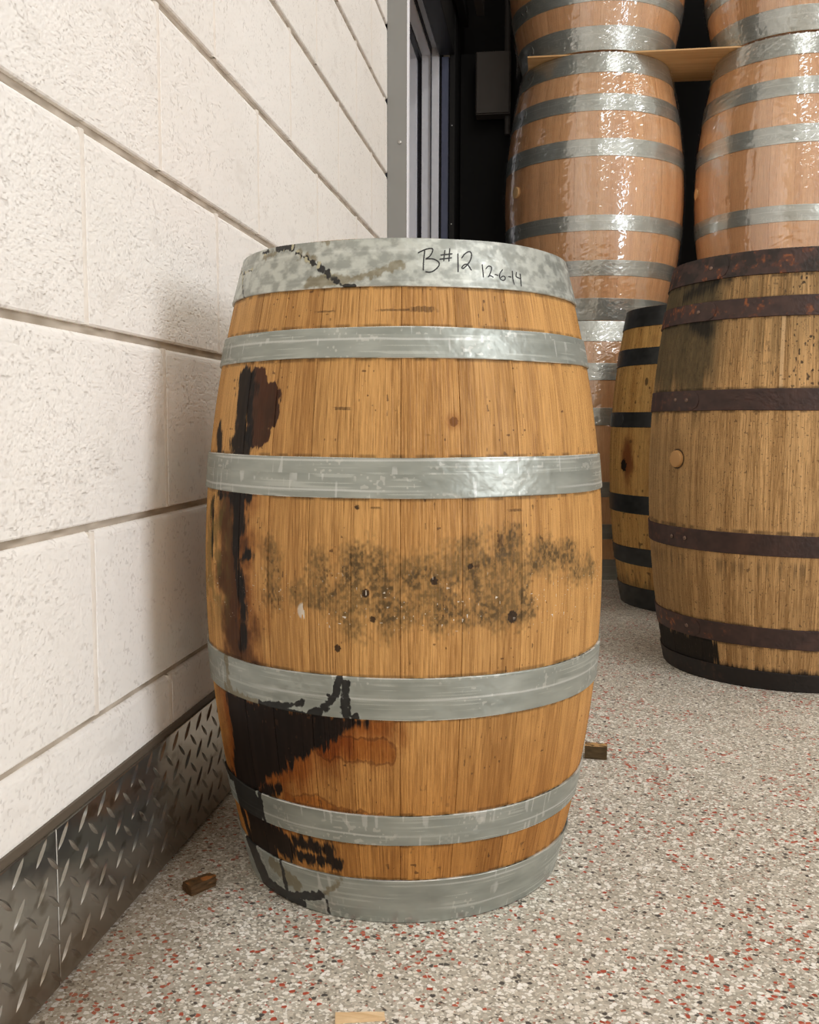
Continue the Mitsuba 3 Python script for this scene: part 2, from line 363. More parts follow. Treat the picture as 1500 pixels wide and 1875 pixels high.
def hoop_met(p, n, uv):
    s, z = uv.x*RM, uv.y
    d = dr.minimum(dr.minimum(caps(s, z, H1), caps(s, z, H4)), dr.minimum(caps(s, z, H5), caps(s, z, H6)))
    return .55*smoothstep(-.003, .004, d)
def hoop_bump(p, n, uv): return fbm(uv.x*RM*90, uv.y*110, 4.0, octaves=3)*0.0010
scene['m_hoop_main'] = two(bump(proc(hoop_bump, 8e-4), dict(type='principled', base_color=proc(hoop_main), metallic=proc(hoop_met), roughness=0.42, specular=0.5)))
def hoop_galv(p, n, uv): return mix(galv(uv.x*.3, uv.y, dr.floor(p.z*13)), lin(226, 230, 226), .35)
scene['m_hoop_galv'] = two(bump(proc(hoop_bump, 8e-4), dict(type='principled', base_color=proc(hoop_galv), metallic=0.7, roughness=0.32)))
def hoop_rust(p, n, uv):
    s, z = uv.x*.3, uv.y
    f = fbm(s*50, z*60, 2.0, octaves=4)
    c = mix(lin(46, 33, 31), lin(74, 51, 44), f)
    o = smoothstep(.56, .74, fbm(s*70+4, z*70, 8.0, octaves=4))*(smoothstep(.74, .80, z)+smoothstep(.14, .11, z)*smoothstep(-.3, -.5, uv.x)+.25*smoothstep(-.55, -.7, uv.x))
    c = mix(c, mix(lin(92, 50, 32), lin(150, 84, 40), smoothstep(.45, .75, noise(s*190, z*190))), dr.clip(o, 0, 1)*.7)
    dk = smoothstep(.45, .65, fbm(s*40, z*46, 12.0, octaves=4))*smoothstep(.82, .86, z)
    return mix(mix(c, lin(30, 25, 21), dk*.7), lin(20, 17, 15), smoothstep(.052, .044, z)*.9)
def rust_bump(p, n, uv): return fbm(uv.x*.3*220, uv.y*220, 4.0, octaves=3)*0.0014
scene['m_hoop_rust'] = two(bump(proc(rust_bump, 8e-4), princ(proc(hoop_rust), 0.5, spec=0.45)))
scene['m_hoop_black'] = two(princ(proc(lambda p, n, uv: mix(lin(30, 31, 31), lin(52, 53, 52), fbm(uv.x*12, uv.y*60, octaves=3))), 0.35, spec=0.5))
scene['m_rivet'] = two(princ(lin(150, 145, 138), 0.3, metal=0.8))
scene['m_rivet_rust'] = two(princ(lin(120, 98, 86), 0.35, metal=0.6))
scene['m_head'] = two(princ(lin(170, 122, 72), 0.6))
scene['m_marker'] = two(princ(lin(20, 20, 22), 0.45))

# stretch film: clear sheet, with some milky folds
def film_haze(p, n, uv):
    s, z = uv.x*.3, uv.y
    a = noise(s*24+z*26, z*7-s*9, 1.0); b = noise(s*70-z*40, z*30+s*20, 5.0)
    return .03 + .20*smoothstep(.62, .9, .6*a+.4*b)
scene['m_film'] = dict(type='thindielectric', int_ior=1.85)

def ply_col(p, n, uv):
    g = noise(p.x*9, p.y*160, p.z*3)
    return mix(lin(186, 142, 92), lin(218, 178, 128), .6*g+.4*noise(p.x*3, p.y*40))
scene['m_plywood'] = two(princ(proc(ply_col), 0.6, spec=0.2))
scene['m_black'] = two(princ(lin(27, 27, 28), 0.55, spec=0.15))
scene['m_black_metal'] = two(princ(lin(30, 29, 28), 0.4, spec=0.3))
scene['m_greybox'] = two(princ(lin(78, 73, 70), 0.6))
scene['m_steel'] = two(bump(proc(lambda p, n, uv: fbm(p.x*60, p.y*60, p.z*25)*.0008, 1e-3), princ(lin(150, 150, 147), 0.45, metal=0.35)))
scene['m_alu'] = two(princ(lin(236, 237, 244), 0.3, spec=.6))
scene['m_alu_dark'] = two(princ(lin(44, 44, 48), 0.35, metal=0.3))
scene['m_alu_blue_reflection'] = two(princ(lin(92, 97, 118), 0.25, spec=.6))  # bluish reflection put into the strip's base colour
scene['m_screw'] = two(princ(lin(190, 188, 184), 0.3, metal=0.8))
scene['m_glass_dark'] = two(princ(lin(20, 21, 26), 0.08, spec=0.6))
scene['m_white'] = two(princ(lin(226, 222, 214), 0.7, spec=0.2))
scene['m_ceiling'] = two(princ(lin(206, 203, 196), 0.8, spec=0.1))
scene['m_lampbody'] = two(princ(lin(225, 225, 222), 0.5))

# ------------------------------------------------------------------ the setting
obj('floor', box(-.30, RX+.2, YB-.2, YF+.2, -.12, 0), 'm_floor', kind='structure', label='grey terrazzo floor speckled with white and red chips')

B, Z0, JY = .2032, .4436-.2032*2, .9595      # course height, a bed joint, a head joint
YN, YFAR, ZH = 2.83, 3.90, 1.985             # the opening: near jamb, far jamb, head
WT = .20                                     # wall thickness
WALL = 'wall_left'
ROWS = 17
obj('wall_left', cat([box(-WT, -.0065, YB, YN, 0, CEIL), box(-WT, 0, YFAR+.06, YF, 0, CEIL), box(-WT, 0, YN, YFAR+.06, 2.12, CEIL)]), 'm_bed', kind='structure',
    label='cream painted concrete block wall')
shapes = {}
def block_mesh(L, h, var):
    """painted block: front at x = 0; the top arris runs off in a wide painted mortar slope, the others are crisp"""
    y = np.array([0, .0022, L-.0022, L]); z = np.array([0, .0018, h-.011, h-.0035, h])
    dx_z = np.array([-.0016, 0, 0, -.0022, -.0062]); dx_y = np.array([-.0014, 0, 0, -.0014])
    jit = np.random.default_rng(var).normal(0, .0003, (4, 5))
    v = np.array([[dx_z[j]+dx_y[i]+(jit[i, j] if 0 < i < 3 else 0), y[i], z[j]] for i in range(4) for j in range(5)])
    n = len(v)
    back = np.array([[-.03, yy, zz] for yy in (0, L) for zz in (0, h)])
    f = [list(q) for q in quad_grid(4, 5)]
    # sides
    f += [[n, n+1, 4, 0], [n+2, 15, 19, n+3]]
    tris = []
    for q in f: tris += [[q[0], q[1], q[2]], [q[0], q[2], q[3]]]
    tris += [[0, 5, n], [5, 10, n], [10, 15, n], [15, n+2, n], [4, n+1, 9], [9, n+1, 14], [14, n+1, 19], [19, n+1, n+3]]
    return mesh(np.vstack([v, back]), tris)
GB, GH = .0085, .0062                        # bed and head joint widths
for k in range(-3, ROWS):
    zb = Z0 + (k)*B
    z0, z1 = max(zb + GB/2, .0), min(zb + B - GB/2, CEIL)
    if z1 - z0 < .03: continue
    off = JY + (B if k % 2 == 0 else 0) - 12*.4064
    for i in range(30):
        y0, y1 = off + i*.4064, off + (i+1)*.4064
        if y1 < -.75 or y0 > YN-.01: continue
        y1 = min(y1, YN); ya, yb = y0+GH/2, (y1-GH/2 if y1 < YN else YN)
        key = (round(yb-ya, 3), round(z1-z0, 3), (i*7+k*3) % 3)
        if key not in shapes:
            shapes[key] = mikit.ply(block_mesh(yb-ya, z1-z0, key[2]), 'm_block', smooth=20)
        put('block', {**shapes[key], 'to_world': T().translate([0, ya, z0])}, WALL)
        if y0 > -.75:
            hk = ('joint', round(z1-z0, 3))
            if hk not in shapes:
                h = z1-z0; zz = np.linspace(0, h-.0005, 9)
                w = GH/2+.0032
                prof = [(-.02, -w), (-.0010, -w), (-.0001, -w*.6), (.0007, 0), (-.0001, w*.6), (-.0010, w), (-.02, w)]
                v = np.array([[a, b+.0006*math.sin(9*q/h+b*300), q] for q in zz for a, b in prof])
                shapes[hk] = mikit.ply(mesh(v, quad_grid(9, 7)[:, ::-1]), 'm_mortar', smooth=40)
            put('head_joint', {**shapes[hk], 'to_world': T().translate([0, y0, z0])}, WALL)

WA, WB, WZ0, WZ1 = -1.30, -.30, .75, 2.65
obj('wall_right', cat([box(RX, RX+.15, YB, WA-.08, 0, CEIL), box(RX, RX+.15, WB+.08, YF, 0, CEIL), box(RX, RX+.15, WA-.08, WB+.08, WZ1+.08, CEIL), box(RX, RX+.15, WA-.08, WB+.08, 0, WZ0-.08)]), 'm_white', kind='structure', label='plain painted wall to the right')
obj('wall_front', box(-.2, RX+.15, YB-.15, YB, 0, CEIL), 'm_white', kind='structure', label='plain painted wall behind the viewer')
obj('wall_back', box(-.2, RX+.15, YF, YF+.15, 0, CEIL), 'm_black', kind='structure', label='wall coloured black for the darkness behind the stacked barrels')  # darkness at the far end painted in as the wall's colour
obj('ceiling', box(-.2, RX+.15, YB-.15, YF+.15, CEIL, CEIL+.1), 'm_ceiling', kind='structure', label='pale ceiling')

# daylit window in the right wall (outside the frame; it makes the streaks on the film)
W1 = 'window_1'
obj(W1, cat([box(RX-.02, RX+.08, WA-.08, WA, WZ0-.08, WZ1+.08), box(RX-.02, RX+.08, WB, WB+.08, WZ0-.08, WZ1+.08), box(RX-.02, RX+.08, WA, WB, WZ0-.08, WZ0), box(RX-.02, RX+.08, WA, WB, WZ1, WZ1+.08),
             box(RX-.01, RX+.06, WA, WB, 1.68, 1.72)]), 'm_steel', kind='structure', label='tall daylit window')
for z0, z1 in ((WZ0, 1.68), (1.72, WZ1)):
    m = mesh([[RX+.03, WA, z0], [RX+.03, WB, z0], [RX+.03, WB, z1], [RX+.03, WA, z1]], [[0, 2, 1], [0, 3, 2]])
    obj('pane', m, 'm_white', W1, emitter={'type': 'area', 'radiance': {'type': 'rgb', 'value': list(DAY)}})
for i, (x, y) in enumerate(TROFFERS):
    t = thing('ceiling_lamp', ['white lit ceiling lamp above the left side, %s' % w for w in ('behind the viewer', 'over the front barrel', 'over the stacks')][i] if i < 3 else ['white lit ceiling lamp above the right side, %s' % w for w in ('behind the viewer', 'level with the front barrel', 'beside the stacks')][i-3], 'lamp', 'ceiling lamps')
    obj('housing', cat([box(x-.17, x-.15, y-.62, y+.62, CEIL-.06, CEIL), box(x+.15, x+.17, y-.62, y+.62, CEIL-.06, CEIL), box(x-.15, x+.15, y-.62, y-.60, CEIL-.06, CEIL), box(x-.15, x+.15, y+.60, y+.62, CEIL-.06, CEIL)]), 'm_lampbody', t)
    m = mesh([[x-.15, y-.6, CEIL-.05], [x+.15, y-.6, CEIL-.05], [x+.15, y+.6, CEIL-.05], [x-.15, y+.6, CEIL-.05]], [[0, 2, 1], [0, 3, 2]])
    obj('diffuser', m, 'm_lampbody', t, emitter={'type': 'area', 'radiance': {'type': 'rgb', 'value': list(LAMP)}})

# ------------------------------------------------------------------ tread plate along the foot of the wall
BB = 'baseboard_left'
obj(BB, box(-.001, .0032, YB, YN, .004, .172), 'm_caulk', kind='structure', label='tread plate skirting along the foot of the block wall')
def lug_mesh(L=.030, w=.0062, h=.0020):
    t = np.linspace(-1, 1, 9); hw = w/2*(1-np.abs(t)**2.2)
    base = [(a*L/2, s*b) for s in (1, -1) for a, b in zip(t, hw)]
    v = [(0, a, b) for a, b in base] + [(h*(1-abs(q)**3)+.0001, q*L/2*.97, 0) for q in t]
    f = []
    for i in range(8):
        f += [[i, 18+i, 18+i+1], [i, 18+i+1, i+1], [9+i, 9+i+1, 18+i+1], [9+i, 18+i+1, 18+i]]
    return mesh(v, np.array(f)[:, ::-1])
LUG = lug_mesh()
def plate(y0, y1, tilt, x0=.0034):
    ms = [bevel_box(x0, x0+.003, y0, y1, .006, .163, .0008)]
    def lugs(oy, oz, ang):
        for j in range(-1, 6):
            for i in range(-60, 70):
                y, z = .9096+oy+i*.0415, .1135+oz-j*.0378
                if y0+.006 < y < y1-.006 and .014 < z < .155:
                    m = LUG.copy()
                    m.apply_transform(trimesh.transformations.rotation_matrix(math.radians(ang), (1, 0, 0)))
                    m.apply_translation((x0+.003, y, z)); ms.append(m)
    lugs(0, 0, 45); lugs(.0207, .0190, -45)
    return cat(ms)
for y0, y1 in ((YB, .8535), (.8550, YN-.005)):
    obj('plate', plate(y0, y1, 0), 'm_plate', BB, smooth=25)

# ------------------------------------------------------------------ doorway in the left wall
D = 'door_1'
def dmem(name, m, b, label=None): return obj(name, m, b, D, label=label)
obj(D, cat([box(-.19, -.105, YFAR-.01, YFAR+.04, 0, 2.12), box(-.19, -.105, YN, YFAR, 2.03, 2.12)]), 'm_alu_dark', kind='structure', label='metal framed doorway with stepped jambs beside the block wall')
# (x0, x1, y of the jamb's face, z of the head's underside, material)
STEPS = [(-.100, -.062, 3.90, 1.955, 'm_alu'), (-.062, -.044, 3.93, 1.955, 'm_alu_dark'), (-.044, -.007, 3.90, 1.965, 'm_alu'), (-.007, -.003, 3.92, 1.97, 'm_alu_dark'),
         (-.003, .027, 3.88, 1.985, 'm_alu'), (.027, .036, 3.90, 1.97, 'm_alu_dark'), (.036, .066, 3.88, 1.9095, 'm_alu_blue_reflection')]
for x0, x1, yy, zh, m in STEPS:
    dmem('jamb_strip', bevel_box(x0+.0006, x1-.0006, yy, yy+.05, 0, zh+.04, .0015), m)
    if x0 < .02: dmem('head_strip', bevel_box(x0+.0006, x1-.0006, YN+.02, yy-.001, zh, zh+.04, .0015), 'm_alu_dark' if m == 'm_alu_dark' or x0 > .03 else m)
dmem('pane', box(-.150, -.142, YN, YFAR, 0, 2.03), 'm_glass_dark', 'dark glass')
# grey steel channel at the near jamb, standing proud of the wall
CH = thing('steel_channel', 'grey vertical steel channel with a round screw, fixed at the end of the block wall', 'door channel')
obj('web', bevel_box(.0, .060, YN-.004, YN+.002, .0, 2.6, .001), 'm_steel', CH)
obj('flange', bevel_box(.056, .0615, YN-.007, YN+.016, .0, 2.6, .0012), 'm_alu', CH)
def dome(r, h, pos, axis):
    m = trimesh.creation.icosphere(subdivisions=2, radius=r)
    m.apply_scale((1, 1, h/r))
    m.apply_transform(trimesh.geometry.align_vectors((0, 0, 1), axis)); m.apply_translation(pos)
    return m
for z in (1.343, .75, .2):
    obj('screw', dome(.006, .004, (.036, YN-.005, z), (0, -1, 0)), 'm_screw', CH, smooth=True)
# black frame and swung-open black door leaf
BD = thing('black_door', 'open black door leaf beyond the doorway', 'door')
obj('frame_post', bevel_box(.068, .090, 3.87, 4.06, 0, 2.6, .002), 'm_black_metal', BD)
obj('leaf', bevel_box(.092, .33, 4.06, 4.10, .01, 2.02, .002), 'm_black', BD)
for z in (.75, 1.32, 1.69, 1.99, 2.015, 2.09):
    obj('screw', dome(.0035, .003, (.078, 3.868, z), (0, -1, 0)), 'm_screw', BD, smooth=True)
HB = thing('dark_beam', 'black steel beam above the open black door', 'beam')
obj('web', box(.092, .60, 4.24, 4.28, 2.06, 2.9), 'm_black', HB)
dmem('head_beam', bevel_box(.0275, .0875, YN+.025, 3.865, 1.950, 2.75, .002), 'm_black_metal', 'black header beam')
dmem('head_rail', box(.10, .128, YN+.2, 4.0, 2.10, 2.16), 'm_black_metal'); dmem('head_rail', box(.16, .19, YN+.2, 4.0, 2.14, 2.2), 'm_greybox')
GB0, GB1, GZ0, GZ1 = .161, .297, 1.752, 1.988
GX = thing('grey_box', 'dim grey box mounted in front of the black door leaf, beside the wrapped stack', 'electrical box')
obj('body', bevel_box(GB0, GB1, 3.955, 4.02, GZ0, GZ1, .003), 'm_greybox', GX)
obj('lid', bevel_box(GB0+.004, GB1-.004, 3.947, 3.955, GZ0+.004, GZ1-.004, .002), 'm_greybox', GX)
obj('conduit', trimesh.creation.cylinder(radius=.012, segment=[(GB1-.015, 3.99, GZ1), (GB1-.015, 3.99, 3.29)]), 'm_greybox', GX, smooth=30)
obj('conduit', trimesh.creation.cylinder(radius=.012, segment=[(GB1-.012, 3.99, GZ0-.07), (GB1-.012, 3.99, GZ0)]), 'm_greybox', GX, smooth=30)

# ------------------------------------------------------------------ barrels
class Cask:
    def __init__(s, bx, by, z0, H, rh, rb):
        s.bx, s.by, s.z0, s.H, s.rh, s.rb = bx, by, z0, H, rh, rb
        s.a0 = math.atan2(-by, CAM[0]-bx)          # angles are counted from the side that faces the viewer
    def r(s, z): t = 2*np.asarray(z)/s.H-1; return s.rb-(s.rb-s.rh)*t*t
    def place(s): return T().translate([s.bx, s.by, s.z0]).rotate([0, 0, 1], math.degrees(s.a0))
    def world(s, ph, z, off=0.0):
        a = s.a0+ph; r = s.r(z)+off
        return np.array([s.bx+r*math.cos(a), s.by+r*math.sin(a), s.z0+z])

def stave(c, a, b, k, nz, g=.00005):
    """one stave between the angles a and b, a hair proud or shy of its neighbours, its long edges eased"""
    rs = np.random.default_rng(k*91+int(c.by*100))
    proud = rs.uniform(-.0004, .0004)
    zz = np.linspace(0.0005, c.H-.0005, nz)
    m = 5
    R = c.rb
    g_ = g/R; e = .0007/R
    us = np.r_[a+g_, a+g_+e, np.linspace(a+g_+e, b-g_-e, m)[1:-1], b-g_-e, b-g_]
    ins = np.r_[-.0006, np.zeros(len(us)-2), -.0006]
    mid = (a+b)/2; half = (b-a)/2
    flat = -.0005*((us-mid)/half)**2
    V, UV = [], []
    for z in zz:
        r = float(c.r(z))
        for u, i, fl in zip(us, ins, flat):
            rr = r+proud+i+fl
            V.append((rr*math.cos(u), rr*math.sin(u), z)); UV.append((10*k+u, z))
        for u in (us[-1], us[0]):
            V.append(((r-.022)*math.cos(u), (r-.022)*math.sin(u), z)); UV.append((10*k+u, z))
    w = len(us)+2
    f = []
    for j in range(nz-1):
        for i in range(w):
            i2 = (i+1) % w
            f.append([j*w+i, j*w+i2, (j+1)*w+i2, (j+1)*w+i])
    f = np.array(f)
    t = np.vstack([f[:, [0, 1, 2]], f[:, [0, 2, 3]]])
    caps_ = [[0, i+1, i] for i in range(1, w-1)] + [[(nz-1)*w, (nz-1)*w+i, (nz-1)*w+i+1] for i in range(1, w-1)]
    return mesh(V, np.vstack([t, caps_])), np.array(UV)

def ring(c, z0, z1, off, seed=0, n=144, th=.0016, wob=.0004):
    """flat steel hoop, following the cask's flare, with eased edges"""
    rs = np.random.default_rng(seed)
    ph = np.linspace(0, 2*PI, n+1)
    w0 = wob*np.sin(3*ph+rs.uniform(0, 6)) + wob*.6*np.sin(8*ph+rs.uniform(0, 6)); w1 = wob*np.sin(4*ph+rs.uniform(0, 6)) + wob*.6*np.sin(9*ph+rs.uniform(0, 6))
    w0 -= w0.min(); w1 -= w1.max()
    V, UV = [], []
    for i, a in enumerate(ph):
        zb, zt = z0+w0[i], z1+w1[i]
        rb_, rt_ = float(c.r(zb))+off, float(c.r(zt))+off
        mz = [.25, .5, .75]
        prof = [(rb_-off-.001, zb), (rb_+th*.6, zb), (rb_+th, zb+.0006), (rb_+th*.98, zb+.0016)] + \
               [(rb_+(rt_-rb_)*q+th*.98+.35*(float(c.r(zb+(zt-zb)*q))+off-(rb_+(rt_-rb_)*q)), zb+(zt-zb)*q) for q in mz] + \
               [(rt_+th*.98, zt-.0016), (rt_+th, zt-.0006), (rt_+th*.6, zt), (rt_-off-.001, zt)]
        for r, z in prof:
            V.append((r*math.cos(a), r*math.sin(a), z)); UV.append((a if a <= PI else a-2*PI, z))
    k = len(prof)
    UV = np.array(UV)
    # keep the seam of the angle at the far side: roll so that it starts at pi
    return mesh(V, quad_grid(n+1, k)), UV

def ring_from(c, z0, z1, off, seed=0, n=144, th=.0016):
    m, uv = ring(c, z0, z1, off, seed, n, th)
    # rotate by pi so that the seam lies at the back, and count the angle from -pi to pi
    k = len(uv)//(n+1)
    a = np.repeat(np.linspace(-PI, PI, n+1), k)
    v = np.array(m.vertices); v[:, :2] *= -1
    uv = np.stack([a, uv[:, 1]], 1)
    return mesh(v, m.faces), uv

def lap(c, z0, z1, off, a0, a1, th=.0016, round_end=True):
    """the free end of a hoop lying over its start: a curved strip with a rounded end at a1"""
    n, k = 20, 7
    V, UV = [], []
    h = z1-z0
    for lay in (0, th):
        for i in range(n+1):
            for j in range(k):
                q = j/(k-1)
                bulge = math.sqrt(max(0, 1-(2*q-1)**2)) if round_end else 1
                end = a1-(1-bulge)*(h*.45)/c.rb
                a = a0+(end-a0)*i/n
                z = z0+.001+(h-.002)*q
                rb_, rt_ = float(c.r(z0))+off, float(c.r(z1))+off
                r = rb_+(rt_-rb_)*q+.0012+lay
                V.append((r*math.cos(a), r*math.sin(a), z)); UV.append((a, z))
    g = quad_grid(n+1, k); N = (n+1)*k
    f = [list(q) for q in g+N]
    for i in range(n):
        f += [[i*k, (i+1)*k, (i+1)*k+N, i*k+N], [(i+1)*k+k-1, i*k+k-1, i*k+k-1+N, (i+1)*k+k-1+N]]
    for j in range(k-1): f.append([n*k+j, n*k+j+1, n*k+j+1+N, n*k+j+N])
    return mesh(V, np.array(f)), np.array(UV)

def rivet(c, ph, z, off, r=.0048):
    p = float(c.r(z))+off
    dz = float(c.r(z+.01)-c.r(z-.01))/.02
    nrm = np.array([math.cos(ph), math.sin(ph), -dz]); nrm /= np.linalg.norm(nrm)
    return dome(r, r*.55, (p*math.cos(ph), p*math.sin(ph), z), nrm)

def bounds(seams, n, seed):
    """stave edges all round: the given ones, then n more of uneven width"""
    rs = np.random.default_rng(seed)
    w = rs.uniform(.75, 1.3, n+1)
    rest = seams[0]+2*PI-seams[-1]
    return np.r_[seams, seams[-1]+np.cumsum(w)[:-1]/w.sum()*rest]

def make_cask(c, label, hoops, mats, seams, nst, seed, laps=None, nz=14, bung=None, group=None, off=.0006, hoop_label=None, bung_mat='m_bung'):
    wood, hoopm, rivm = mats
    key = thing('oak_barrel', label, 'barrel', group)
    P = c.place()
    b = bounds(np.array(seams), nst, seed)
    b = np.r_[b, b[0]+2*PI]
    for k in range(len(b)-1):
        m, uv = stave(c, b[k], b[k+1], k, nz)
        a = uv[:, 0]-10*k
        uv[:, 0] = 10*k + np.where(a.mean() > PI, a-2*PI, a)
        n = np.array(trimesh.Trimesh(m.vertices, m.faces, process=False).vertex_normals)
        put('stave', mikit.ply(m, wood, smooth=True, uv=uv, to_world=P), key)
    for z in (.028, c.H-.034):
        r = float(c.r(z))-.0215
        m = trimesh.creation.cylinder(radius=r, height=.018, sections=48); m.apply_translation((0, 0, z))
        put('head', mikit.ply(m, 'm_head', smooth=30, to_world=P), key)
    hk = []
    for i, (z0, z1) in enumerate(hoops):
        m, uv = ring_from(c, z0, z1, off, seed*10+i)
        h = put('hoop', mikit.ply(m, hoopm, smooth=True, uv=uv, to_world=P), key, hoop_label if i == 0 else None)
        hk.append(h)
        if laps and laps[i]:
            a0, a1, riv = laps[i]
            if a1 is not None:
                m, uv = lap(c, z0, z1, off, a0, a1)
                put('lap', mikit.ply(m, hoopm, smooth=True, uv=uv, to_world=P), h)
            for ph, q in riv:
                put('rivet', mikit.ply(rivet(c, ph, z0+(z1-z0)*q, off+.003), rivm, smooth=True, to_world=P), h)
    if bung:
        ph, z, r = bung
        m = trimesh.creation.revolve([(0, -.03), (r*.95, -.03), (r, .004), (r*.96, .0065), (r*.8, .0078), (0, .008)], sections=32)
        m.apply_transform(trimesh.geometry.align_vectors((0, 0, 1), (math.cos(ph), math.sin(ph), 0)))
        q = float(c.r(z)); m.apply_translation((q*math.cos(ph), q*math.sin(ph), z))
        put('bung', mikit.ply(m, bung_mat, smooth=30, to_world=P), key, 'round wooden bung')
    return key, hk

# the cask in front
cm = Cask(.2879, 1.2279, 0, .7448, .1955, .2478)
HM = [(0, .0561), (.0982, .1355), (.2432, .2899), (.4747, .5177), (.6178, .6513), (.6923, .7448)]
key, hk = make_cask(cm, 'oak barrel with grey galvanised hoops, black leak stain and handwriting on its top hoop', HM,
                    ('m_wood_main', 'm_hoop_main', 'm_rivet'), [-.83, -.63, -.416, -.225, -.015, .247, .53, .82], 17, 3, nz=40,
                    laps=[(2.5, 2.85, [(2.55, .3), (2.55, .7)])]*6)
labels[hk[5]] = {'label': 'wide top hoop with handwriting and a crackled leak mark'}
labels[hk[1]] = {'label': 'hoop whitened by scratches, blackened at left by the leak'}

STROKES = [
    [(0.103, 0.7301), (0.096, 0.7203), (0.093, 0.71)],
    [(0.07, 0.7282), (0.108, 0.7318), (0.139, 0.733), (0.145, 0.7308), (0.131, 0.7253), (0.108, 0.7216)], [(0.108, 0.7216), (0.145, 0.7218), (0.173, 0.7187), (0.172, 0.7144), (0.147, 0.7094), (0.125, 0.7077), (0.106, 0.708)],
    [(0.209, 0.7312), (0.2, 0.7204)], [(0.236, 0.7333), (0.227, 0.7202)], [(0.188, 0.7263), (0.245, 0.728)], [(0.181, 0.7218), (0.241, 0.7237)],
    [(0.278, 0.728), (0.272, 0.7094)],
    [(0.298, 0.7243), (0.317, 0.7287), (0.342, 0.7315), (0.354, 0.7296), (0.35, 0.7246), (0.331, 0.7185), (0.303, 0.7133), (0.294, 0.7137), (0.304, 0.7164), (0.325, 0.7176), (0.344, 0.712)],
    [(0.41, 0.7182), (0.409, 0.7052)],
    [(0.429, 0.7144), (0.446, 0.7174), (0.463, 0.7163), (0.457, 0.7121), (0.444, 0.7074), (0.435, 0.7055), (0.449, 0.7071), (0.465, 0.7059)],
    [(0.48, 0.7089), (0.495, 0.7082)],
    [(0.529, 0.7146), (0.51, 0.7102), (0.506, 0.7057), (0.52, 0.7032), (0.536, 0.7043), (0.539, 0.7071), (0.526, 0.7078), (0.514, 0.7062)],
    [(0.563, 0.708), (0.578, 0.7078)],
    [(0.594, 0.7142), (0.59, 0.7062), (0.592, 0.7003)],
    [(0.621, 0.7133), (0.615, 0.7098), (0.618, 0.7085), (0.643, 0.7071)], [(0.646, 0.7122), (0.644, 0.7062), (0.639, 0.699)]]
def spline(p, n=6):
    p = np.array(p, float)
    if len(p) < 3: return np.array([p[0]+(p[1]-p[0])*t for t in np.linspace(0, 1, n)])
    q = np.vstack([2*p[0]-p[1], p, 2*p[-1]-p[-2]]); out = []
    for i in range(1, len(q)-2):
        for t in np.linspace(0, 1, n, endpoint=False):
            a, b, c, d = q[i-1:i+3]
            out.append(.5*(2*b+(c-a)*t+(2*a-5*b+4*c-d)*t*t+(3*b-a-3*c+d)*t**3))
    return np.array(out+[p[-1]])
def ribbon(c, pts, w, off):
    """an ink line on the hoop: a thin strip with rounded ends that follows the steel"""
    q = spline(pts); xy = np.stack([q[:, 0]*c.rh*1.04, q[:, 1]], 1)
    t = np.gradient(xy, axis=0); t /= np.linalg.norm(t, axis=1, keepdims=True)+1e-9
    nn = np.stack([-t[:, 1], t[:, 0]], 1)
    xy = np.vstack([xy[0]-t[0]*w*.5, xy, xy[-1]+t[-1]*w*.5]); nn = np.vstack([nn[0], nn, nn[-1]])
    hw = np.r_[w*.28, np.full(len(xy)-2, w*.5), w*.28]
    V = []
    z0, z1 = .6923, .7448
    for p, m, h in zip(xy, nn, hw):
        for s_, o in ((-1, 0), (-.8, .00025), (.8, .00025), (1, 0)):
            s, z = p+m*h*s_
            a = s/(c.rh*1.04)
            rb_, rt_ = float(c.r(z0)), float(c.r(z1)); qq = (z-z0)/(z1-z0)
            base = rb_+(rt_-rb_)*qq; base += .35*(float(c.r(z))-base)
            r = base+off+o
            V.append((r*math.cos(a), r*math.sin(a), z))
    g = quad_grid(len(xy), 4)
    return mesh(V, g)
m = cat([ribbon(cm, p, .00125 if i < 9 else .0011, .0006+.0016+.0002) for i, p in enumerate(STROKES)])
put('handwriting', mikit.ply(m, 'm_marker', to_world=cm.place()), hk[5], 'handwritten B#12 12-6-14 in black marker')

# big used cask at the right
cr = Cask(1.0127, 2.3504, 0, .905, .2665, .3125)
HR = [(.0, .0400), (.0912, .1348), (.2850, .3300), (.5794, .6241), (.7675, .8090), (.8530, .905)]
make_cask(cr, 'big dark-stained oak barrel with rusty brown hoops and a round wooden bung', HR, ('m_wood_old', 'm_hoop_rust', 'm_rivet_rust'),
          [-1.20, -.961, -.62, -.41, -.193, -.035, .20, .45, .7], 19, 5, nz=24, bung=(-.814, .4774, .0185), bung_mat='m_bung_old',
          laps=[None, (-1.0, -.62, [(-.75, .5)]), (-1.3, None, [(-.86, .5), (-.72, .5)]), (-1.25, -.63, [(-.86, .55), (-.74, .52)]), (-1.2, -.56, [(-.72, .5)]), (-1.2, -.50, [(-.66, .5)])])
# the one behind it with black hoops
cs = Cask(.9680, 3.1400, 0, .895, .2675, .3125)
HS = [(.0, .0651), (.1324, .1853), (.2878, .3424), (.5421, .5878), (.7238, .7749), (.8361, .895)]
make_cask(cs, 'yellow oak barrel with black hoops and a dark knot, behind the big rusty-hooped barrel', HS, ('m_wood_yellow', 'm_hoop_black', 'm_rivet'),
          [-1.2, -1.02, -.74, -.52, -.3, -.05, .2, .45], 19, 6, laps=[None, None, None, (-1.1, -.98, []), None, None])

